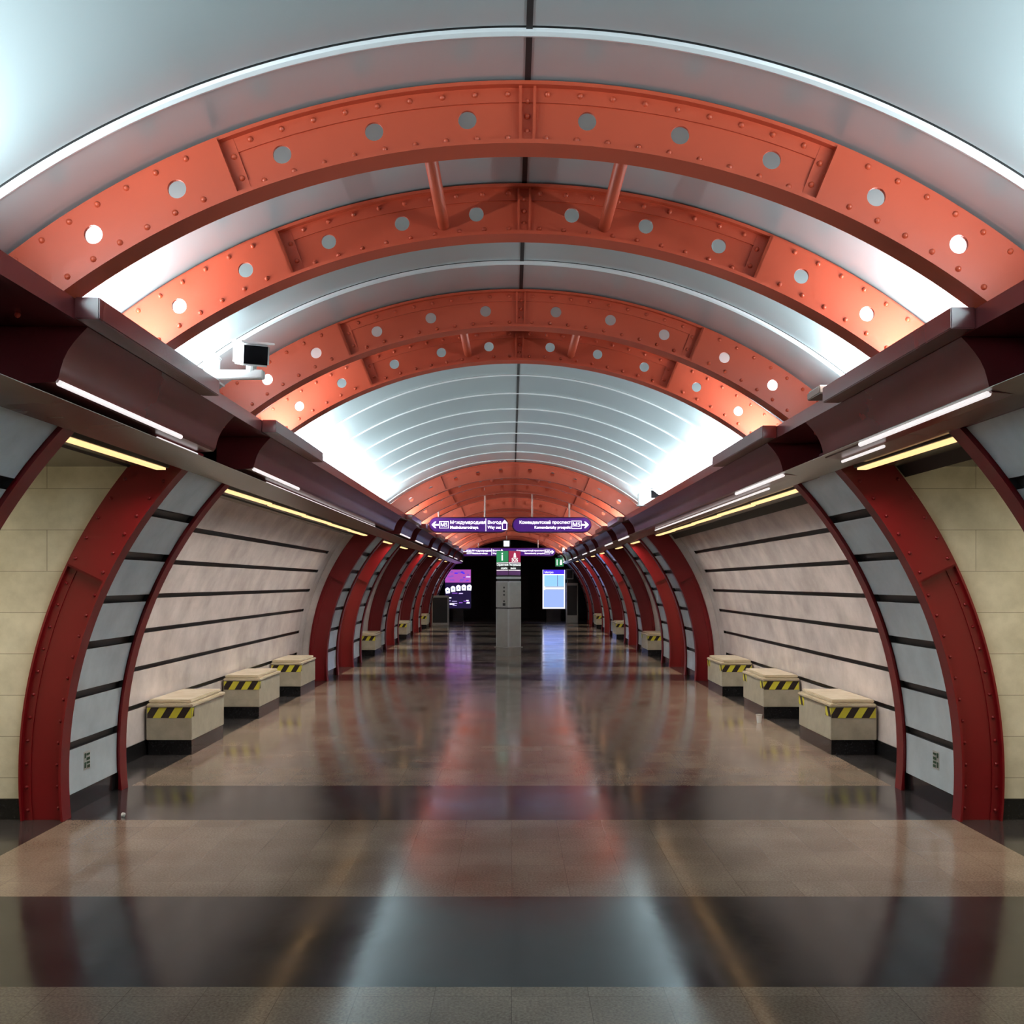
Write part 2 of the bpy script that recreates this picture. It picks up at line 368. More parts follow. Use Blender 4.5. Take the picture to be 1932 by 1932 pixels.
# tie tubes
tub = None
for b, W in enumerate(WIDE):
    for s, nm in SIDES:
        if tub is None:
            tub = MB().cyl((0, 0.002, 0), (0, BL-0.026, 0), 0.029, 20).build('tie_tube', M['paint'], smooth=True); o = tub
        else: o = tub.copy(); COL.objects.link(o)
        o.location = U(s*0.40, W+0.006, 1.775); o.rotation_euler = (0, PHI, 0)
        where = ['between the nearest two arch ribs', 'between the third and fourth arch ribs'][b] if b < 2 else 'of the %s rib pair from the camera' % ORD[b]
        tag(o, '%s red tie tube %s' % (nm, where), 'tube', 'red tie tubes joining the paired ribs')
# ------------------------------------------------------------------ curved columns
AJ = 64.6; AT = 44.0
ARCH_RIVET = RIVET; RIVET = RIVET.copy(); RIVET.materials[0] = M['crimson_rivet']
RO = 3.30
cm = {}
for s, nm in SIDES:
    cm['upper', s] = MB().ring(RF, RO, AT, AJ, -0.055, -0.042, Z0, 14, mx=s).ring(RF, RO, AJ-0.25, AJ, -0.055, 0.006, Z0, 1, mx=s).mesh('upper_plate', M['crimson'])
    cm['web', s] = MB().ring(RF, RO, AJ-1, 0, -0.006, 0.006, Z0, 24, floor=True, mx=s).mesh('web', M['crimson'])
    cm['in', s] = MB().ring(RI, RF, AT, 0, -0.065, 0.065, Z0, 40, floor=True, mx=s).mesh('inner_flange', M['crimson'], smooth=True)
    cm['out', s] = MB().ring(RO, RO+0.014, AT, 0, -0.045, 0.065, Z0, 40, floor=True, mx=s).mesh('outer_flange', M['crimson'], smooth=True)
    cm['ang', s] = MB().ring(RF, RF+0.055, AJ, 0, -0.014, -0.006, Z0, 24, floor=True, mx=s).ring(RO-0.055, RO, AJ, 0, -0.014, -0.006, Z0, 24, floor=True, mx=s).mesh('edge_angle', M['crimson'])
def make_column(s, label, rivets, full=True):
    t = thing('rib_column', label, 'column', group='curved red columns along the walls')
    obj('inner_flange', cm['in', s], t); obj('outer_flange', cm['out', s], t)
    obj('web', cm['web', s], t); obj('edge_angle', cm['ang', s], t); obj('upper_plate', cm['upper', s], t)
    if rivets:
        for k in range(11):
            a = AJ+2.0+2.75*k
            for rr in (RF+0.028, RO-0.028):
                x, y, z = P(a, rr, -0.014, Z0); rivet(t, (s*x, y, z))
        for k in range(7):
            a = AJ-1.2-2.75*k
            for rr in (RF+0.028, RO-0.028):
                x, y, z = P(a, rr, -0.055, Z0); rivet(t, (s*x, y, z))
    return t
colproto = {}
for s, nm in SIDES:
    for i, y in enumerate(RINGS):
        if i == 0: continue
        near = i in (2,)
        if near: t = make_column(s, '', True)
        elif s not in colproto: t = colproto[s] = make_column(s, '', False)
        else: t = copy_tree(colproto[s])
        t.location = (0, y, 0)
        if i == 1: l = 'dark red rib edge at the %s edge of the frame, before the near passage' % nm
        elif i == 2: l = 'large riveted dark red curved column in the %s foreground' % nm
        elif i == 3: l = 'thin dark red curved rib edge between grey and beige wall panels, %s near side' % nm
        elif i == 4: l = 'wide red curved column at the far end of the three-bench recess, %s side' % nm
        else: l = '%s red curved rib down the %s wall counted from the camera, in the far row' % (ORD[i], nm)
        tag(t, l, 'column', 'curved red columns along the walls')
# ------------------------------------------------------------------ walls
GA = [36.1-0.02-6.55*k for k in range(-1, 7)]       # angles above horizontal of the grooves, from Z0
GZ = [Z0+3.045*sin(radians(90-0)*0+radians(g)) for g in GA]
ZS = CZ+0.79                                        # underside of the soffit
def zprofile(r, ztop, zbot, step=0.06):
    pts = []; k = max(2, int((ztop-zbot)/step))
    for i in range(k+1):
        z = zbot+(ztop-zbot)*i/k; pts.append((sqrt(r*r-(z-Z0)**2), z))
    return pts
def wall_piece(mb, s, r, y0, y1, grooves, gdepth, gh, gmat, wmat, ztop=None, yg0=None, yg1=None, zbot=0.14):
    """curved wall skin from the baseboard to the soffit with sunk horizontal grooves"""
    ztop = ztop or ZS+0.03
    marks = [zbot]
    gs = sorted(grooves)
    for g in gs: marks += [g-gh/2, g+gh/2]
    marks.append(ztop)
    marks = [m for m in marks if zbot <= m <= ztop]
    yg0 = y0 if yg0 is None else yg0; yg1 = y1 if yg1 is None else yg1
    def strip(zb, zt, rr, ya, yb, mi):
        p = zprofile(rr, zt, zb); mb.mi = mi
        for i in range(len(p)-1):
            mb.face([(s*p[i][0], ya, p[i][1]), (s*p[i][0], yb, p[i][1]), (s*p[i+1][0], yb, p[i+1][1]), (s*p[i+1][0], ya, p[i+1][1])])
    z = zbot
    for g in gs:
        if g+gh/2 > ztop: break
        strip(z, g-gh/2, r, y0, y1, wmat)
        zb, zt = g-gh/2, g+gh/2
        if yg0 > y0: strip(zb, zt, r, y0, yg0, wmat)
        if yg1 < y1: strip(zb, zt, r, yg1, y1, wmat)
        strip(zb, zt, r+gdepth, yg0, yg1, gmat)
        mb.mi = gmat
        for zz in (zb, zt):
            xa, xb = sqrt(r*r-(zz-Z0)**2), sqrt((r+gdepth)**2-(zz-Z0)**2)
            mb.face([(s*xa, yg0, zz), (s*xa, yg1, zz), (s*xb, yg1, zz), (s*xb, yg0, zz)])
        for yy in (yg0, yg1):
            p = [(sqrt(r*r-(zb-Z0)**2), zb), (sqrt((r+gdepth)**2-(zb-Z0)**2), zb), (sqrt((r+gdepth)**2-(zt-Z0)**2), zt), (sqrt(r*r-(zt-Z0)**2), zt)]
            mb.face([(s*a, yy, b) for a, b in p])
        z = zt
    strip(z, ztop, r, y0, y1, wmat)
def crossface(mb, s, y, r0, r1, zbot, ztop, mi, xout=None):
    """vertical face across the axis between two radii (or out to xout)"""
    mb.mi = mi; k = 24
    for i in range(k):
        za = zbot+(ztop-zbot)*i/k; zb = zbot+(ztop-zbot)*(i+1)/k
        ia, ib = sqrt(r0*r0-(za-Z0)**2), sqrt(r0*r0-(zb-Z0)**2)
        oa, ob = (xout, xout) if xout else (sqrt(r1*r1-(za-Z0)**2), sqrt(r1*r1-(zb-Z0)**2))
        mb.face([(s*ia, y, za), (s*oa, y, za), (s*ob, y, zb), (s*ib, y, zb)])
GRZ = [CZ+v for v in (0.487, 0.190, -0.115, -0.43, -0.775, -1.125)]
RG, RB = 3.045, 3.42
for s, nm in SIDES:
    bb = MB()
    def bboard(x0, x1, y0, y1): bb.box((min(s*x0, s*x1), y0, 0), (max(s*x0, s*x1), y1, 0.14))
    for i, W in enumerate(WIDE):
        pw = MB(); y0, y1 = W+0.066, W+BL-0.066
        wall_piece(pw, s, RG, y0, y1, GRZ, 0.03, 0.055, 1, 0)
        xb = sqrt(RG*RG-(0.14-Z0)**2)
        bboard(xb+0.012, xb+0.06, W+0.016, W+BL-0.0)
        struct('wall_'+nm, pw, [M['grey'], M['groove']])
    # recesses between pairs of piers (every second bay) in beige stone
    for i in (1, 3, 5, 7):
        bw = MB(); ya = WIDE[i]+BL+0.066; yb = WIDE[i+1]-0.03
        wall_piece(bw, s, RB, ya, yb, GRZ, 0.03, 0.042, 1, 0, yg1=yb-(0.45 if i == 1 else 0.2))
        crossface(bw, s, yb, RO+0.016, RB, 0.0, ZS, 0)
        crossface(bw, s, ya-0.05, RI+0.03, RB, 0.0, ZS, 0)
        xb = sqrt(RB*RB-(0.14-Z0)**2); bboard(xb-0.012, xb+0.05, ya, yb)
        bboard(RO+0.02, xb-0.02, yb-0.02, yb)
        struct('wall_'+nm, bw, [M['beige'], M['groove']])
    # cross passages to the platforms
    ps = MB()
    passages = [(WIDE[i]+BL+0.07, WIDE[i+1]+0.02) for i in (0, 2, 4, 6, 8)]
    for (ya, yb) in passages:
        crossface(ps, s, yb, RI+0.06, 0, 0.0, ZS, 0, xout=6.2)
        crossface(ps, s, ya, RI+0.06, 0, 0.0, ZS, 0, xout=6.2)
        bboard(RO+0.02, 6.2, yb-0.02, yb); bboard(RO+0.02, 6.2, ya, ya+0.02)
        ps.mi = 1; ps.box((min(s*6.2, s*6.3), ya-0.1, 0), (max(s*6.2, s*6.3), yb+0.1, ZS))
    struct('wall_'+nm, ps, [M['pass_stone'], M['darkwall']])
    struct('baseboard_'+nm, bb, M['base'])
    # near wall before the first pier pair
    nb = MB(); crossface(nb, s, WIDE[0]+0.06, RI+0.02, RB+0.1, 0.0, ZS, 0); wall_piece(nb, s, RB, -1.5, WIDE[0]-0.02, GRZ, 0.03, 0.042, 1, 0, zbot=0.0)
    struct('wall_'+nm, nb, [M['beige'], M['groove']])
# ------------------------------------------------------------------ soffit over wall foot and passages
for s, nm in SIDES:
    sf = MB(); sf.prism([(s*1.95, CZ+0.797), (s*2.2, CZ+0.760), (s*2.22, ZS), (s*6.3, ZS), (s*6.3, ZS+0.03), (s*2.2, ZS+0.04), (s*1.95, CZ+0.80)], -1.5, YEND)
    struct('ceiling', sf, M['soffit'], smooth=False)
# ------------------------------------------------------------------ cornice: beam, caps, cowls, light strips
CORN = {}
for s, nm in SIDES:
    cth = CORN[s] = upper(thing('cornice', 'continuous maroon cornice beam with projecting caps along the %s side' % nm, 'cornice'))
    (MB().prism([(s*1.80, 1.118), (s*1.80, 1.035), (s*2.50, 1.035), (s*2.50, 1.06), (s*1.835, 1.06), (s*1.835, 1.118)], -1.5, YEND).build('beam', M['maroon'], cth))
    MB().prism([(s*2.29, 0.80), (s*2.29, 1.034), (s*2.33, 1.034), (s*2.33, 0.80)], -1.5, YEND).build('recess_panel', M['maroon'], cth)
caps = [(0.9, 3.0), (4.02, 5.68), (7.04, 8.80)] + [(W+0.2, W+1.9) for W in WIDE[2:9]]
capm = {}
for i, (a, b) in enumerate(caps):
    for s, nm in SIDES:
        o = MB().prism([(s*1.70, 1.122), (s*1.70, 1.035), (s*1.799, 1.035), (s*1.799, 1.122)], 0, b-a).build('projecting_cap', M['maroon'], CORN[s], bevel=0.004); o.location.y = a
cowls = [(0.5, 3.25), (4.15, 6.35), (7.3, 16.02)] + [(WIDE[i]+0.48, WIDE[i+1]-0.48) for i in range(2, 9)]
def cowlprof(s):
    arc = [(1.80, 1.034), (1.828, 1.005), (1.855, 0.973), (1.880, 0.938), (1.898, 0.90), (1.910, 0.86), (1.918, 0.825)]
    return [(s*x, z) for x, z in arc] + [(s*1.93, 0.808), (s*2.19, 0.79), (s*2.19, 1.034)]
for i, (a, b) in enumerate(cowls):
    for s, nm in SIDES:
        if i == 0: l = 'maroon cornice cowl beyond the %s frame edge' % nm
        elif i == 1: l = 'nearest maroon cowl of the %s cornice, above the near passage' % nm
        elif i == 2: l = 'long maroon cowl of the %s cornice above the three-bench recess' % nm
        else: l = '%s maroon cowl of the %s cornice from the camera' % (ORD[i-1], nm)
        t = upper(thing('cornice_cowl', l, 'cornice', group='maroon cowls under the cornice beams'), a)
        MB().prism(cowlprof(s), 0, b-a).build('cowl', M['maroon'], t, smooth=True)
        L1 = min(1.55, b-a-0.1)
        st = MB().cyl((s*1.924, 0.02, 0.806), (s*1.924, L1, 0.806), 0.013, 10).build('light_strip', M['strip'], t, smooth=True)
        st['label'] = 'pale white strip along the lower lip'
        if i in (1, 2):
            st = MB().cyl((s*2.02, L1-0.1 if i == 1 else 0.8, 0.783), (s*2.02, b-a-0.05 if i == 1 else 7.2, 0.783), 0.009, 10).build('light_strip', M['strip'], t, smooth=True)
            st['label'] = 'thin pale strip set back under the cowl'
# ------------------------------------------------------------------ hidden cove lamps lighting the vault
cove = [(-1.2, 0.9), (1.1, 3.4), (4.15, 4.90), (5.15, 6.15), (6.97, 7.72)]
def fill(a, b):
    k = max(1, round((b-a)/2.5)); L = (b-a)/k
    return [(a+i*L+0.05, a+(i+1)*L-0.05) for i in range(k)]
cove += fill(8.0, 15.9)
for i in range(2, 9): cove += [(WIDE[i]+0.15, WIDE[i]+BL-0.12)] + fill(WIDE[i]+BL+0.1, WIDE[i+1]-0.6)
for k, (ya, yb) in enumerate(cove):
    L = yb-ya
    ld = bpy.data.lights.new('cove_light', 'AREA'); ld.shape = 'RECTANGLE'; ld.size = 0.07; ld.size_y = L-0.06; ld.energy = COVE_W*L/2.3*(1.22 if k < 5 else 0.80 if ya < 15.5 else 1.0); ld.color = COVE_C
    for s, nm in SIDES:
        t = upper(thing('cove_lamp', '%s cove lamp from the near end in the trough behind the %s cornice' % (ORD[k], nm), 'lamp', group='cove lamps behind the cornices'), ya)
        MB().box((s*1.99-0.05, 0.0, 1.062), (s*1.99+0.05, L, 1.075)).build('lamp_base', M['white'], t)
        MB().cyl((s*1.96, 0.02, 1.09), (s*1.96, L-0.02, 1.09), 0.009, 8).build('lamp_tube', M['cool'], t)
        lo = bpy.data.objects.new('lamp_light', ld); COL.objects.link(lo); lo.parent = t; lo.location = (s*1.90, L/2, 1.095); lo.rotation_euler = (pi, radians(-24*s), 0)
# ------------------------------------------------------------------ warm tube lamps under the soffit
wl = bpy.data.lights.new('warm_light', 'AREA'); wl.shape = 'RECTANGLE'; wl.size = 0.10; wl.size_y = 1.4; wl.spread = radians(110); wl.energy = WARM_W; wl.color = WARM_C
lb = MB().box((-0.045, 0, -0.002), (0.045, 1.5, 0.033)).mesh('lamp_body', M['lamp_body'], bevel=0.004)
lt = MB().box((-0.03, 0.03, -0.016), (0.03, 1.47, -0.0021)).mesh('lamp_tube', M['warm'])
spans = [(5.12, 1, 'over the near passage'), (8.05, 5, 'over the three-bench recess'), (17.65, 1, 'over the second passage')] + [(20.5, 1, 'over the first far single-bench recess'), (24.4, 1, 'over the third passage'), (27.2, 1, 'over the second far recess'), (31.05, 1, 'over the fourth passage'), (33.9, 1, 'over the third far recess')]
for (y0, cnt, where) in spans:
    for j in range(cnt):
        for s, nm in SIDES:
            t = thing('tube_lamp', '', 'lamp', (s*2.31, y0+j*1.57, CZ+0.756), (0, 0, 0.012*s), group='warm tube lamps under the cornices')
            t['label'] = ('warm lit tube lamp %s, %s side' % (where, nm)) if cnt == 1 else ('%s warm tube lamp from the camera %s, %s side' % (ORD[j], where, nm))
            obj('lamp_body', lb, t); obj('lamp_tube', lt, t)
            lo = bpy.data.objects.new('lamp_light', wl); COL.objects.link(lo); lo.parent = t; lo.location = (0, 0.75, -0.026); lo.rotation_euler = (0, -s*radians(20), 0)
pl = bpy.data.lights.new('passage_fill_light', 'AREA'); pl.shape = 'RECTANGLE'; pl.size = 0.3; pl.size_y = 1.0; pl.energy = 20; pl.color = (1.0, 0.93, 0.74)  # unseen fill lamps, added to brighten the passage walls
for j, i in enumerate((0, 2, 4, 6, 8)):
    for s, nm in SIDES:
        t = thing('passage_fill_lamp', 'unseen added fill lamp inside the %s passage from the camera, %s side' % (ORD[j], nm), 'lamp', (s*4.6, (WIDE[i]+BL+WIDE[i+1])/2, ZS-0.03), group='unseen fill lamps over the cross passages')
        MB().box((-0.16, -0.52, 0.0), (0.16, 0.52, 0.028)).build('lamp_body', M['lamp_body'], t); MB().box((-0.14, -0.5, -0.012), (0.14, 0.5, -0.001)).build('diffuser', M['warm'], t)
        lo = bpy.data.objects.new('lamp_light', pl); COL.objects.link(lo); lo.parent = t; lo.location = (0, 0, -0.02)
# ------------------------------------------------------------------ benches
def make_bench(s):
    t = thing('stone_bench', '', 'bench', group='stone benches with hazard tape in the wall recesses')
    L = 1.04; X0 = 2.97
    def bx(x0, x1, y0, y1, z0, z1): return MB().box((min(s*x0, s*x1), y0, z0), (max(s*x0, s*x1), y1, z1))
    bx(X0+0.006, 3.38, 0.01, L-0.01, 0, 0.139).build('plinth', M['base'], t)
    bx(X0, 3.395, 0, L, 0.14, 0.445).build('stone_body', M['bench'], t, bevel=0.004)
    bx(X0-0.012, 3.39, -0.014, L+0.012, 0.446, 0.478).build('edge_slab', M['seat'], t, bevel=0.008)
    bx(X0+0.02, 3.385, 0.03, L-0.03, 0.479, 0.512).build('seat_slab', M['seat'], t, bevel=0.008)
    tp = bx(X0+0.004, 3.385, -0.003, -0.0005, 0.345, 0.442).build('hazard_tape', M['tape'], t); tp['label'] = 'black and yellow striped tape on the front face'
    if s > 0:
        tp = bx(X0-0.003, X0-0.0005, 0.0, 0.16, 0.355, 0.440).build('hazard_tape', M['tape'], t); tp['label'] = 'black and yellow striped tape turned round the corner'
        tp = bx(X0-0.003, X0-0.0005, 0.86, 1.04, 0.355, 0.440).build('hazard_tape', M['tape'], t)
    else:
        bx(X0-0.003, X0-0.0005, 0.0, 0.06, 0.355, 0.440).build('hazard_tape', M['tape'], t)
    return t
for s, nm in SIDES:
    bp = make_bench(s)
    for j, y in enumerate((9.36, 11.86, 14.2, 21.95, 28.55, 35.25)):
        t = bp if j == 0 else copy_tree(bp)
        t.location = (0, y, 0)
        t['label'] = ['nearest pale stone bench with striped tape, %s side', 'middle one of the three stone benches in the %s recess', 'farthest of the three stone benches in the %s recess, beside the red column',
                      'small stone bench beyond the first far columns, %s side', 'tiny stone bench by the second far recess, %s side', 'barely visible last stone bench down the %s wall'][j] % nm
# ------------------------------------------------------------------ text and signs
def text(body, size, m, parent, loc, rot=(pi/2, 0, 0), align='CENTER', xs=1.0, name='lettering', ext=0.001):
    c = bpy.data.curves.new('lettering', 'FONT'); c.body = body; c.size = size; c.align_x = align; c.align_y = 'CENTER'; c.extrude = ext; c.resolution_u = 3
    c.offset = size*0.012
    tmp = bpy.data.objects.new('tmp', c); COL.objects.link(tmp)
    bpy.context.view_layer.update()
    me = bpy.data.meshes.new_from_object(tmp.evaluated_get(bpy.context.evaluated_depsgraph_get()))
    bpy.data.objects.remove(tmp); me.materials.clear(); me.materials.append(m)
    o = obj(name, me, parent); o.location = loc; o.rotation_euler = rot; o.scale = (xs, 1, 1); return o
def pill(mb, w_, h_, y0, y1, n=14):
    r = h_/2; pr = []
    for i in range(n+1): a = -pi/2+pi*i/n; pr.append((w_/2-r+r*cos(a), r*sin(a)))
    for i in range(n+1): a = pi/2+pi*i/n; pr.append((-w_/2+r+r*cos(a), r*sin(a)))
    return mb.prism(pr, y0, y1)
def arrow(parent, x, d, sz, m, y):
    a = MB(); t_ = sz*0.13
    a.box((min(x, x-d*sz), y-0.002, -t_), (max(x, x-d*sz), y, t_))
    for q in (-1, 1):
        pts = [(x+d*sz*0.12, 0), (x-d*sz*0.38, q*sz*0.5), (x-d*sz*0.62, q*sz*0.5), (x-d*sz*0.2, 0)]
        a.prism(pts, y-0.0045, y-0.0025)
    return a.build('arrow', m, parent)
def frame_box(parent, x, w_, h_, m, y):
    f = MB(); t_ = 0.01
    for (a, b, c, d) in ((-w_/2, w_/2, h_/2-t_, h_/2), (-w_/2, w_/2, -h_/2, -h_/2+t_), (-w_/2, -w_/2+t_, -h_/2+t_, h_/2-t_), (w_/2-t_, w_/2, -h_/2+t_, h_/2-t_)):
        f.box((x+a, y-0.003, c), (x+b, y, d))
    return f.build('line_badge', m, parent)
def sign(name, label, cx, y, z, w_, h_, build, hang):
    t = thing(name, label, 'sign', (cx, y, z))
    pill(MB(), w_, h_, 0.0, 0.10).build('sign_case', M['signbody'], t)
    pill(MB(), w_-0.045, h_-0.045, -0.008, -0.0005).build('sign_face', M['purple'], t)
    for hx in hang:
        top = 0.3+sqrt((RC-0.03)**2-(cx+hx)**2)-z
        MB().cyl((hx, 0.05, h_/2-0.001), (hx, 0.05, top), 0.018, 10).build('hanger', M['hanger'], t)
    build(t); return t
def left_sign(t, k=1.0, x0=0.0):
    y = -0.012
    arrow(t, x0-0.72, -1, 0.13, M['signwhite'], y)
    frame_box(t, x0-0.49, 0.19, 0.14, M['signwhite'], y); text('М5', 0.105, M['signwhite'], t, (x0-0.49, y, 0))
    text('Международная', 0.088, M['signwhite'], t, (x0-0.37, y, 0.047), align='LEFT', xs=1.0)
    text('Mezhdunarodnaya', 0.083, M['signwhite'], t, (x0-0.37, y, -0.052), align='LEFT', xs=0.92)
    MB().box((x0+0.335, y-0.002, -0.125), (x0+0.347, y, 0.125)).build('divider', M['signwhite'], t)
    text('Выход', 0.088, M['signwhite'], t, (x0+0.375, y, 0.047), align='LEFT'); text('Way out', 0.083, M['signwhite'], t, (x0+0.375, y, -0.052), align='LEFT', xs=0.9)
    ic = MB(); ic.box((x0+0.665, y-0.002, -0.10), (x0+0.765, y, -0.085)); ic.box((x0+0.665, y-0.002, -0.085), (x0+0.678, y, 0.03)); ic.box((x0+0.752, y-0.002, -0.085), (x0+0.765, y, 0.03))
    ic.prism([(x0+0.655, 0.03), (x0+0.775, 0.03), (x0+0.715, 0.10)], y-0.002, y); ic.build('exit_symbol', M['signwhite'], t)
def right_sign(t, x0=0.0):
    y = -0.012
    arrow(t, x0+0.72, 1, 0.13, M['signwhite'], y)
    frame_box(t, x0+0.49, 0.20, 0.16, M['signwhite'], y); text('М5', 0.115, M['signwhite'], t, (x0+0.49, y, 0))
    text('Комендантский проспект', 0.082, M['signwhite'], t, (x0+0.375, y, 0.047), align='RIGHT', xs=1.0)
    text('Komendantsky prospekt', 0.078, M['signwhite'], t, (x0+0.375, y, -0.052), align='RIGHT', xs=0.93)
sz = CZ+1.155
sign('hanging_sign', 'purple pill-shaped direction sign with a left arrow and way-out symbol', -0.87+0.02, 20.0, sz, 1.58, 0.31, left_sign, (-0.60, 0.32))
sign('hanging_sign', 'purple pill-shaped direction sign with a right arrow, beside the way-out one', 0.80, 20.0, sz, 1.58, 0.31, right_sign, (-0.39, 0.35))
def far_sign(t):
    left_sign(t, x0=-0.95); right_sign(t, x0=0.95)
sign('hanging_sign', 'long narrow purple sign with arrows at both ends, deep in the hall behind the kiosk', -0.12, 37.1, CZ+1.145, 3.5, 0.31, far_sign, (-1.1, 1.1))
# ------------------------------------------------------------------ information column (square, turned corner-on)
kx, ky = -0.065, 22.3
t = thing('help_kiosk', 'grey corner-on help kiosk with green i and red SOS panels, centre of hall', 'kiosk', (kx, ky, 0), (0, 0, radians(45)))
h = 0.195
def kb(name, r, z0, z1, m, bev=0.003): return MB().box((-r, -r, z0), (r, r, z1)).build(name, M[m], t, bevel=bev)
kb('foot', h+0.004, 0, 0.17, 'steel'); kb('base_plate', h+0.03, 0.171, 0.19, 'steel'); kb('lower_body', h, 0.191, 1.035, 'steel'); kb('seam', h-0.012, 1.036, 1.06, 'darkcase')
kb('upper_body', h, 1.061, 1.64, 'steel'); kb('shadow_gap', h-0.012, 1.641, 1.69, 'darkcase'); kb('cap_band', h, 1.691, 1.74, 'white'); kb('header', h-0.006, 1.741, 2.31, 'darkcase')
# faces: local -x faces the camera's left, local -y the right (rotated 45 deg)
for f, (mface, fn) in enumerate((('green', 'information_panel'), ('redface', 'sos_panel'))):
    # f=0 : plane x=-h (left in view) ; f=1 : plane y=-h (right in view)
    def fb(name, a0, a1, z0, z1, m, d=0.003, off=0.0):
        o0 = -(h-0.006)-off
        if f == 0: return MB().box((o0-d, a0, z0), (o0-0.0005, a1, z1)).build(name, M[m], t)
        return MB().box((a0, o0-d, z0), (a1, o0-0.0005, z1)).build(name, M[m], t)
    e = 0.183
    fb(fn, -e, e, 2.06, 2.30, mface)
    fb('rail', -e, e, 2.035, 2.05, 'strip', d=0.006); fb('rail', -e, e, 1.873, 1.888, 'strip', d=0.006)
    fb('line_panel', -e, e, 1.775, 1.868, 'dimviolet')
    R_ = (pi/2, 0, -pi/2) if f == 0 else (pi/2, 0, 0)
    def at(a, z, d=0.008): return (-(h-0.006)-d, -a, z) if f == 0 else (a, -(h-0.006)-d, z)
    if f == 0:
        text('i', 0.26, M['pale'], t, at(0, 2.175), R_, xs=1.3); text('Справочная', 0.062, M['pale'], t, at(0.01, 2.0), R_); text('служба', 0.055, M['pale'], t, at(0.06, 1.925), R_)
    else:
        text('SOS', 0.115, M['pale'], t, at(0, 2.105), R_)
        bl = MB(); o0 = -(h-0.006)-0.006
        bl.prism([(-0.035, 2.18), (0.035, 2.18), (0.05, 2.165), (-0.05, 2.165)], o0-0.002, o0); bl.prism([(-0.035, 2.181), (0.035, 2.181), (0.024, 2.25), (0, 2.27), (-0.024, 2.25)], o0-0.002, o0)
        bl.build('bell_symbol', M['pale'], t)
        text('Экстренный', 0.062, M['pale'], t, at(0.0, 2.0), R_); text('вызов', 0.055, M['pale'], t, at(-0.05, 1.925), R_)
    off = -0.006
    def fb2(name, a0, a1, z0, z1, m, d=0.004):
        if f == 0: return MB().box((-h-d, a0, z0), (-h-0.0005, a1, z1)).build(name, M[m], t)
        return MB().box((a0, -h-d, z0), (a1, -h-0.0005, z1)).build(name, M[m], t)
    fb2('panel_frame', -0.19, -0.178, 0.2, 1.03, 'white'); fb2('panel_frame', 0.178, 0.19, 0.2, 1.03, 'white')
    fb2('panel_frame', -0.19, -0.178, 1.07, 1.635, 'white'); fb2('panel_frame', 0.178, 0.19, 1.07, 1.635, 'white'); fb2('panel_frame', -0.178, 0.178, 1.62, 1.635, 'white')
for zc in (1.50, 1.42, 1.34, 1.20):      # intercom grille, buttons on the left face
    MB().cyl((-h-0.006, -0.06, zc), (-h-0.0008, -0.06, zc), 0.022, 14).build('button', M['darkcase'], t)
MB().box((-h-0.005, -0.10, 1.10), (-h-0.0008, -0.02, 1.16)).build('speaker_grille', M['darkcase'], t)
# ------------------------------------------------------------------ end of the hall: dark lobby
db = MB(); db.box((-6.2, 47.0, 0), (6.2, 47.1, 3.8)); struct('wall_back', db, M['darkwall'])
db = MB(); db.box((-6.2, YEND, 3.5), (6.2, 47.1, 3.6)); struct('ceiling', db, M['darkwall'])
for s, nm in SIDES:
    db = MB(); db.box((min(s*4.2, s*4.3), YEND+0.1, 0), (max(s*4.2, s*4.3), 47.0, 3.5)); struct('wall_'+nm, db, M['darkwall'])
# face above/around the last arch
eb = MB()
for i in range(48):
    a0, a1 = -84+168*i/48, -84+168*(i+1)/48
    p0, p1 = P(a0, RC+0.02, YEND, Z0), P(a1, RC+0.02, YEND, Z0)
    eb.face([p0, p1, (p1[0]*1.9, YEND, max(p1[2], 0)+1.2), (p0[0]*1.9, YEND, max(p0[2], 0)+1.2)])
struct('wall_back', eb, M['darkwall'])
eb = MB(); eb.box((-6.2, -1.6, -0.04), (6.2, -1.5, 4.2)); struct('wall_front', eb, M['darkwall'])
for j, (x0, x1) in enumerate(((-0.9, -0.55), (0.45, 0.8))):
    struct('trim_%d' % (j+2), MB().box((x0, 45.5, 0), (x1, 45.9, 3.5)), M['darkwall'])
# screens
def quad(t, x0, x1, z0, z1, m, y, name): return MB().box((x0, y-0.003, z0), (x1, y, z1)).build(name, M[m], t)
Y = 42.0
t = thing('video_screen', 'bright blue portrait video screen on a dark stand, right of the kiosk', 'screen', (1.765, Y, 0))
MB().box((-0.49, 0.0, 0.50), (0.49, 0.12, 2.18)).build('screen_case', M['darkcase'], t, bevel=0.01)
MB().box((-0.30, 0.02, 0.0), (0.30, 0.4, 0.499)).build('stand', M['darkcase'], t)
quad(t, -0.465, 0.465, 0.53, 2.15, 'scrwhite', -0.001, 'screen_border'); quad(t, -0.44, 0.44, 1.97, 2.15, 'scrhead', -0.0045, 'screen_header')
quad(t, -0.40, 0.14, 1.46, 1.93, 'scrcyan', -0.0045, 'picture'); quad(t, 0.17, 0.42, 1.46, 1.93, 'scrcyan', -0.0045, 'picture')
quad(t, 0.142, 0.168, 1.46, 1.93, 'scrline', -0.0045, 'divider'); quad(t, -0.36, 0.43, 1.425, 1.45, 'scrline', -0.0045, 'divider'); quad(t, -0.36, 0.43, 1.32, 1.34, 'scrline', -0.0045, 'divider')
quad(t, -0.42, 0.42, 0.58, 1.315, 'scrblue', -0.0045, 'picture')
text('Метро', 0.12, M['scrwhite'], t, (-0.2, -0.01, 2.04))
t = thing('video_screen', 'purple portrait advertising screen with a row of white tags, left of the kiosk', 'screen', (-2.23, Y, 0))
MB().box((-0.56, 0.0, 0.50), (0.56, 0.12, 2.18)).build('screen_case', M['darkcase'], t, bevel=0.01)
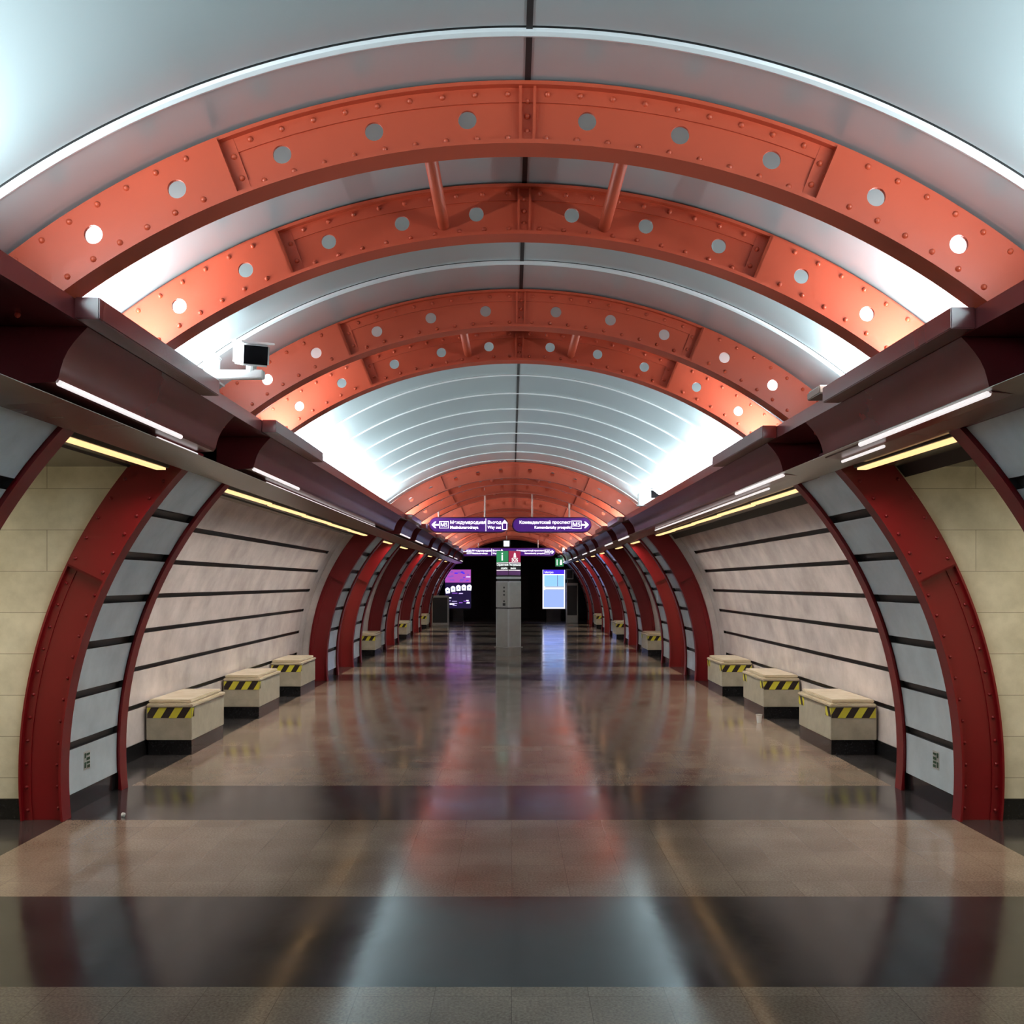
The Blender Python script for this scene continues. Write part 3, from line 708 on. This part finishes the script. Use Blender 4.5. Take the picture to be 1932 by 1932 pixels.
MB().box((-0.22, 0.02, 0.0), (0.22, 0.4, 0.499)).build('stand', M['darkcase'], t)
quad(t, -0.535, 0.535, 0.55, 2.16, 'scrdark', -0.001, 'picture')
quad(t, -0.535, 0.535, 1.62, 2.16, 'scrmag', -0.0045, 'picture')
rnd = random.Random(3)
for k in range(16):
    x, z = rnd.uniform(-0.45, 0.43), rnd.uniform(1.66, 2.08); w_ = rnd.uniform(0.05, 0.2); hh = rnd.uniform(0.03, 0.08)
    quad(t, max(-0.52, x-w_/2), min(0.52, x+w_/2), z-hh/2, z+hh/2, rnd.choice(['scrpur', 'scrlilac', 'scrpur', 'scrhead']), -0.008-0.004*(k % 7), 'picture_patch')
for k in range(5):
    x = -0.43+0.225*k; z = 1.40-0.12*(1-k/3.2)**2 if k < 4 else 1.40
    a = 0.28-0.1*k; o = MB(); pts = [(-0.085, -0.11), (0.085, -0.11), (0.10, 0.07), (0.05, 0.12), (0.0, 0.14), (-0.05, 0.12), (-0.10, 0.07)]
    o.prism(pts, -0.003, 0)
    q = o.build('white_tag', M['scrwhite'], t); q.location = (x, -0.006, z); q.rotation_euler = (0, -a*0.4, 0)
    q2 = MB().box((-0.025, -0.0045, -0.02), (0.025, -0.0035, 0.03)).build('tag_print', M['scrline'], q)
for k in range(14):
    x, z = rnd.uniform(-0.4, 0.45), rnd.uniform(0.62, 1.2); w_ = rnd.uniform(0.06, 0.24); hh = rnd.uniform(0.02, 0.06)
    quad(t, max(-0.52, x-w_/2), min(0.52, x+w_/2), z-hh/2, z+hh/2, rnd.choice(['scrpur', 'scrlilac', 'scrwhite', 'scrpur']), -0.008-0.004*(k % 7), 'picture_patch')
# cabinets near the far end
t = thing('equipment_cabinet', 'tall dark grey cabinet standing just right of the blue screen', 'cabinet', (2.43, 40.6, 0))
MB().box((-0.22, 0, 0), (0.25, 0.4, 1.60)).build('cabinet_body', M['steel'], t, bevel=0.01); MB().box((-0.18, -0.012, 0.3), (0.21, -0.001, 1.5)).build('door', M['darkcase'], t, bevel=0.003)
t = thing('wall_box', 'small grey box above the tall cabinet by the blue screen', 'box', (2.36, 40.75, 1.75))
MB().box((-0.15, 0, 0), (0.15, 0.2, 0.42)).build('box_body', M['steel'], t, bevel=0.01); MB().box((-0.11, -0.01, 0.05), (0.11, -0.001, 0.37)).build('box_door', M['darkcase'], t)
MB().box((-0.1, 0.05, -0.149), (0.1, 0.15, -0.001)).build('bracket', M['darkcase'], t)
t = thing('equipment_cabinet', 'low dark grey cabinet at the left wall near the far end', 'cabinet', (-2.76, 38.0, 0))
MB().box((-0.25, 0, 0), (0.38, 0.5, 1.12)).build('cabinet_body', M['steel'], t, bevel=0.01); MB().box((-0.21, -0.012, 0.1), (0.34, -0.001, 1.05)).build('door', M['darkcase'], t, bevel=0.003)
# exit sign, little display
t = thing('exit_sign', 'small green illuminated exit sign above the blue screen', 'sign', (1.83, 38.4, CZ+0.62))
MB().box((-0.17, 0, 0), (0.17, 0.06, 0.34)).build('sign_case', M['signbody'], t); MB().box((-0.155, -0.004, 0.015), (0.155, -0.0005, 0.325)).build('sign_face', M['green'], t)
fg = MB(); fg.box((0.02, -0.008, 0.08), (0.10, -0.005, 0.2)); fg.cyl((0.06, -0.008, 0.24), (0.06, -0.005, 0.24), 0.032, 12); fg.box((-0.1, -0.008, 0.06), (-0.08, -0.005, 0.28)); fg.build('running_figure', M['signwhite'], t)
MB().cyl((0, 0.03, 0.341), (0, 0.03, 0.60), 0.012, 8).build('hanger', M['hanger'], t)
t = thing('small_display', 'small square white lit display above the middle of the long far sign', 'display', (-0.18, 36.9, CZ+1.31))
MB().box((-0.14, 0, 0), (0.14, 0.08, 0.27)).build('display_case', M['darkcase'], t); MB().box((-0.10, -0.004, 0.035), (0.10, -0.0005, 0.235)).build('display_face', M['signwhite'], t)
MB().cyl((0, 0.04, 0.271), (0, 0.04, 0.64), 0.012, 8).build('hanger', M['hanger'], t)
# ------------------------------------------------------------------ surveillance cameras
def make_cctv(label, loc, yaw, pitch, sc=1.0, side=-1):
    """origin at the bracket foot on the cornice lip"""
    t = thing('security_camera', label, 'camera', loc, (0, 0, 0)); t.scale = (sc,)*3
    b = MB(); b.box((-0.06, -0.05, 0.0), (0.06, 0.05, 0.012)); b.build('foot_plate', M['white'], t, bevel=0.002)
    MB().cyl((0, 0, 0.012), (0, 0, 0.15), 0.046, 20).build('post', M['white'], t, smooth=True)
    MB().cyl((0, 0, 0.151), (0, 0, 0.185), 0.054, 20, 0.03).build('swivel', M['white'], t, smooth=True)
    arm = MB().box((-0.02, -0.03, 0.035), (0.30, 0.03, 0.085)).build('arm', M['white'], t, bevel=0.006)
    hd = bpy.data.objects.new('head_mount', MB().cyl((0, 0, -0.11), (0, 0, -0.05), 0.03, 14).mesh('head_mount', M['white'])); COL.objects.link(hd); hd.parent = t
    hd.location = (0.235, -0.02, 0.165); hd.rotation_euler = (pitch, 0, yaw)
    MB().box((-0.078, -0.13, -0.055), (0.078, 0.20, 0.068)).build('housing', M['white'], hd, bevel=0.012)
    MB().box((-0.092, -0.20, 0.070), (0.092, 0.22, 0.082)).build('sun_visor', M['white'], hd, bevel=0.003)
    MB().box((-0.066, -0.134, -0.045), (0.066, -0.1305, 0.058)).build('lens_glass', M['glass'], hd)
    return t
p = U(-1.78, 5.80, 1.119)
make_cctv('white boxy security camera with black glass, on the left cornice beam', p, radians(24), radians(13), 1.0)
p = U(1.80, 14.4, 1.119)
c = make_cctv('small white security camera on the right cornice beam, at the distant arches', p, radians(-25), radians(8), 1.05); 
p = U(1.80, 36.0, 1.119)
c = make_cctv('tiny white security camera on the right beam beside the long far sign', p, radians(-25), radians(8), 0.9)
# brown junction box on the right lip
t = thing('junction_box', 'brown junction box on the right cornice beam beside the notch', 'box', U(1.79, 5.84, 1.119), (0, PHI, 0))
MB().box((-0.06, 0, 0), (0.08, 0.24, 0.045)).build('box_body', mat('brown_box', (0.25, 0.16, 0.12), 0.4), t, bevel=0.006); MB().box((-0.052, 0.01, 0.0455), (0.072, 0.23, 0.052)).build('lid', M['steel'], t)
# ------------------------------------------------------------------ small notices on the grey piers, litter
for s, nm in SIDES:
    y = 7.28 if s > 0 else 7.32; z = 0.47-0.02 if s < 0 else 0.46
    zz = CZ-1.27
    xw = sqrt(RG*RG-(zz-Z0)**2)
    t = thing('wall_notice', 'small green and white notice on the lowest grey panel beside the %s foreground column' % nm, 'notice', (s*(xw-0.0015), 7.22, zz))
    MB().box((-0.001, -0.055, -0.065), (0.001, 0.055, 0.065)).build('sheet', M['steel'], t)
    g = MB(); xs_ = -s*0.0025
    for (a0, a1, b0, b1) in ((-0.045, -0.02, 0.02, 0.055), (-0.01, 0.045, 0.035, 0.05), (-0.01, 0.045, 0.0, 0.02), (-0.045, -0.02, -0.05, -0.01), (-0.01, 0.045, -0.025, -0.01), (0.0, 0.045, -0.055, -0.035)):
        g.box((min(xs_, -s*0.0015), a0, b0), (max(xs_, -s*0.0015), a1, b1))
    g.build('print', M['greenprint'], t)
sc = bmesh.new(); bmesh.ops.create_icosphere(sc, subdivisions=2, radius=0.017)
for v in sc.verts: v.co *= random.uniform(0.75, 1.15)
me = bpy.data.meshes.new('paper_scrap'); sc.to_mesh(me); sc.free(); me.materials.append(M['cup'])
o = obj('paper_scrap', me); o.location = (-2.66, 6.9, 0.013); tag(o, 'tiny crumpled white paper scrap on the floor near the left column', 'litter')
t = thing('paper_cup', 'small white paper cup on the floor before the middle right bench', 'cup', (2.84, 11.55, 0))
MB().cyl((0, 0, 0), (0, 0, 0.085), 0.026, 20, 0.033).build('cup_body', M['cup'], t, smooth=True); MB().cyl((0, 0, 0.0855), (0, 0, 0.094), 0.036, 20).build('lid', M['steel'], t)
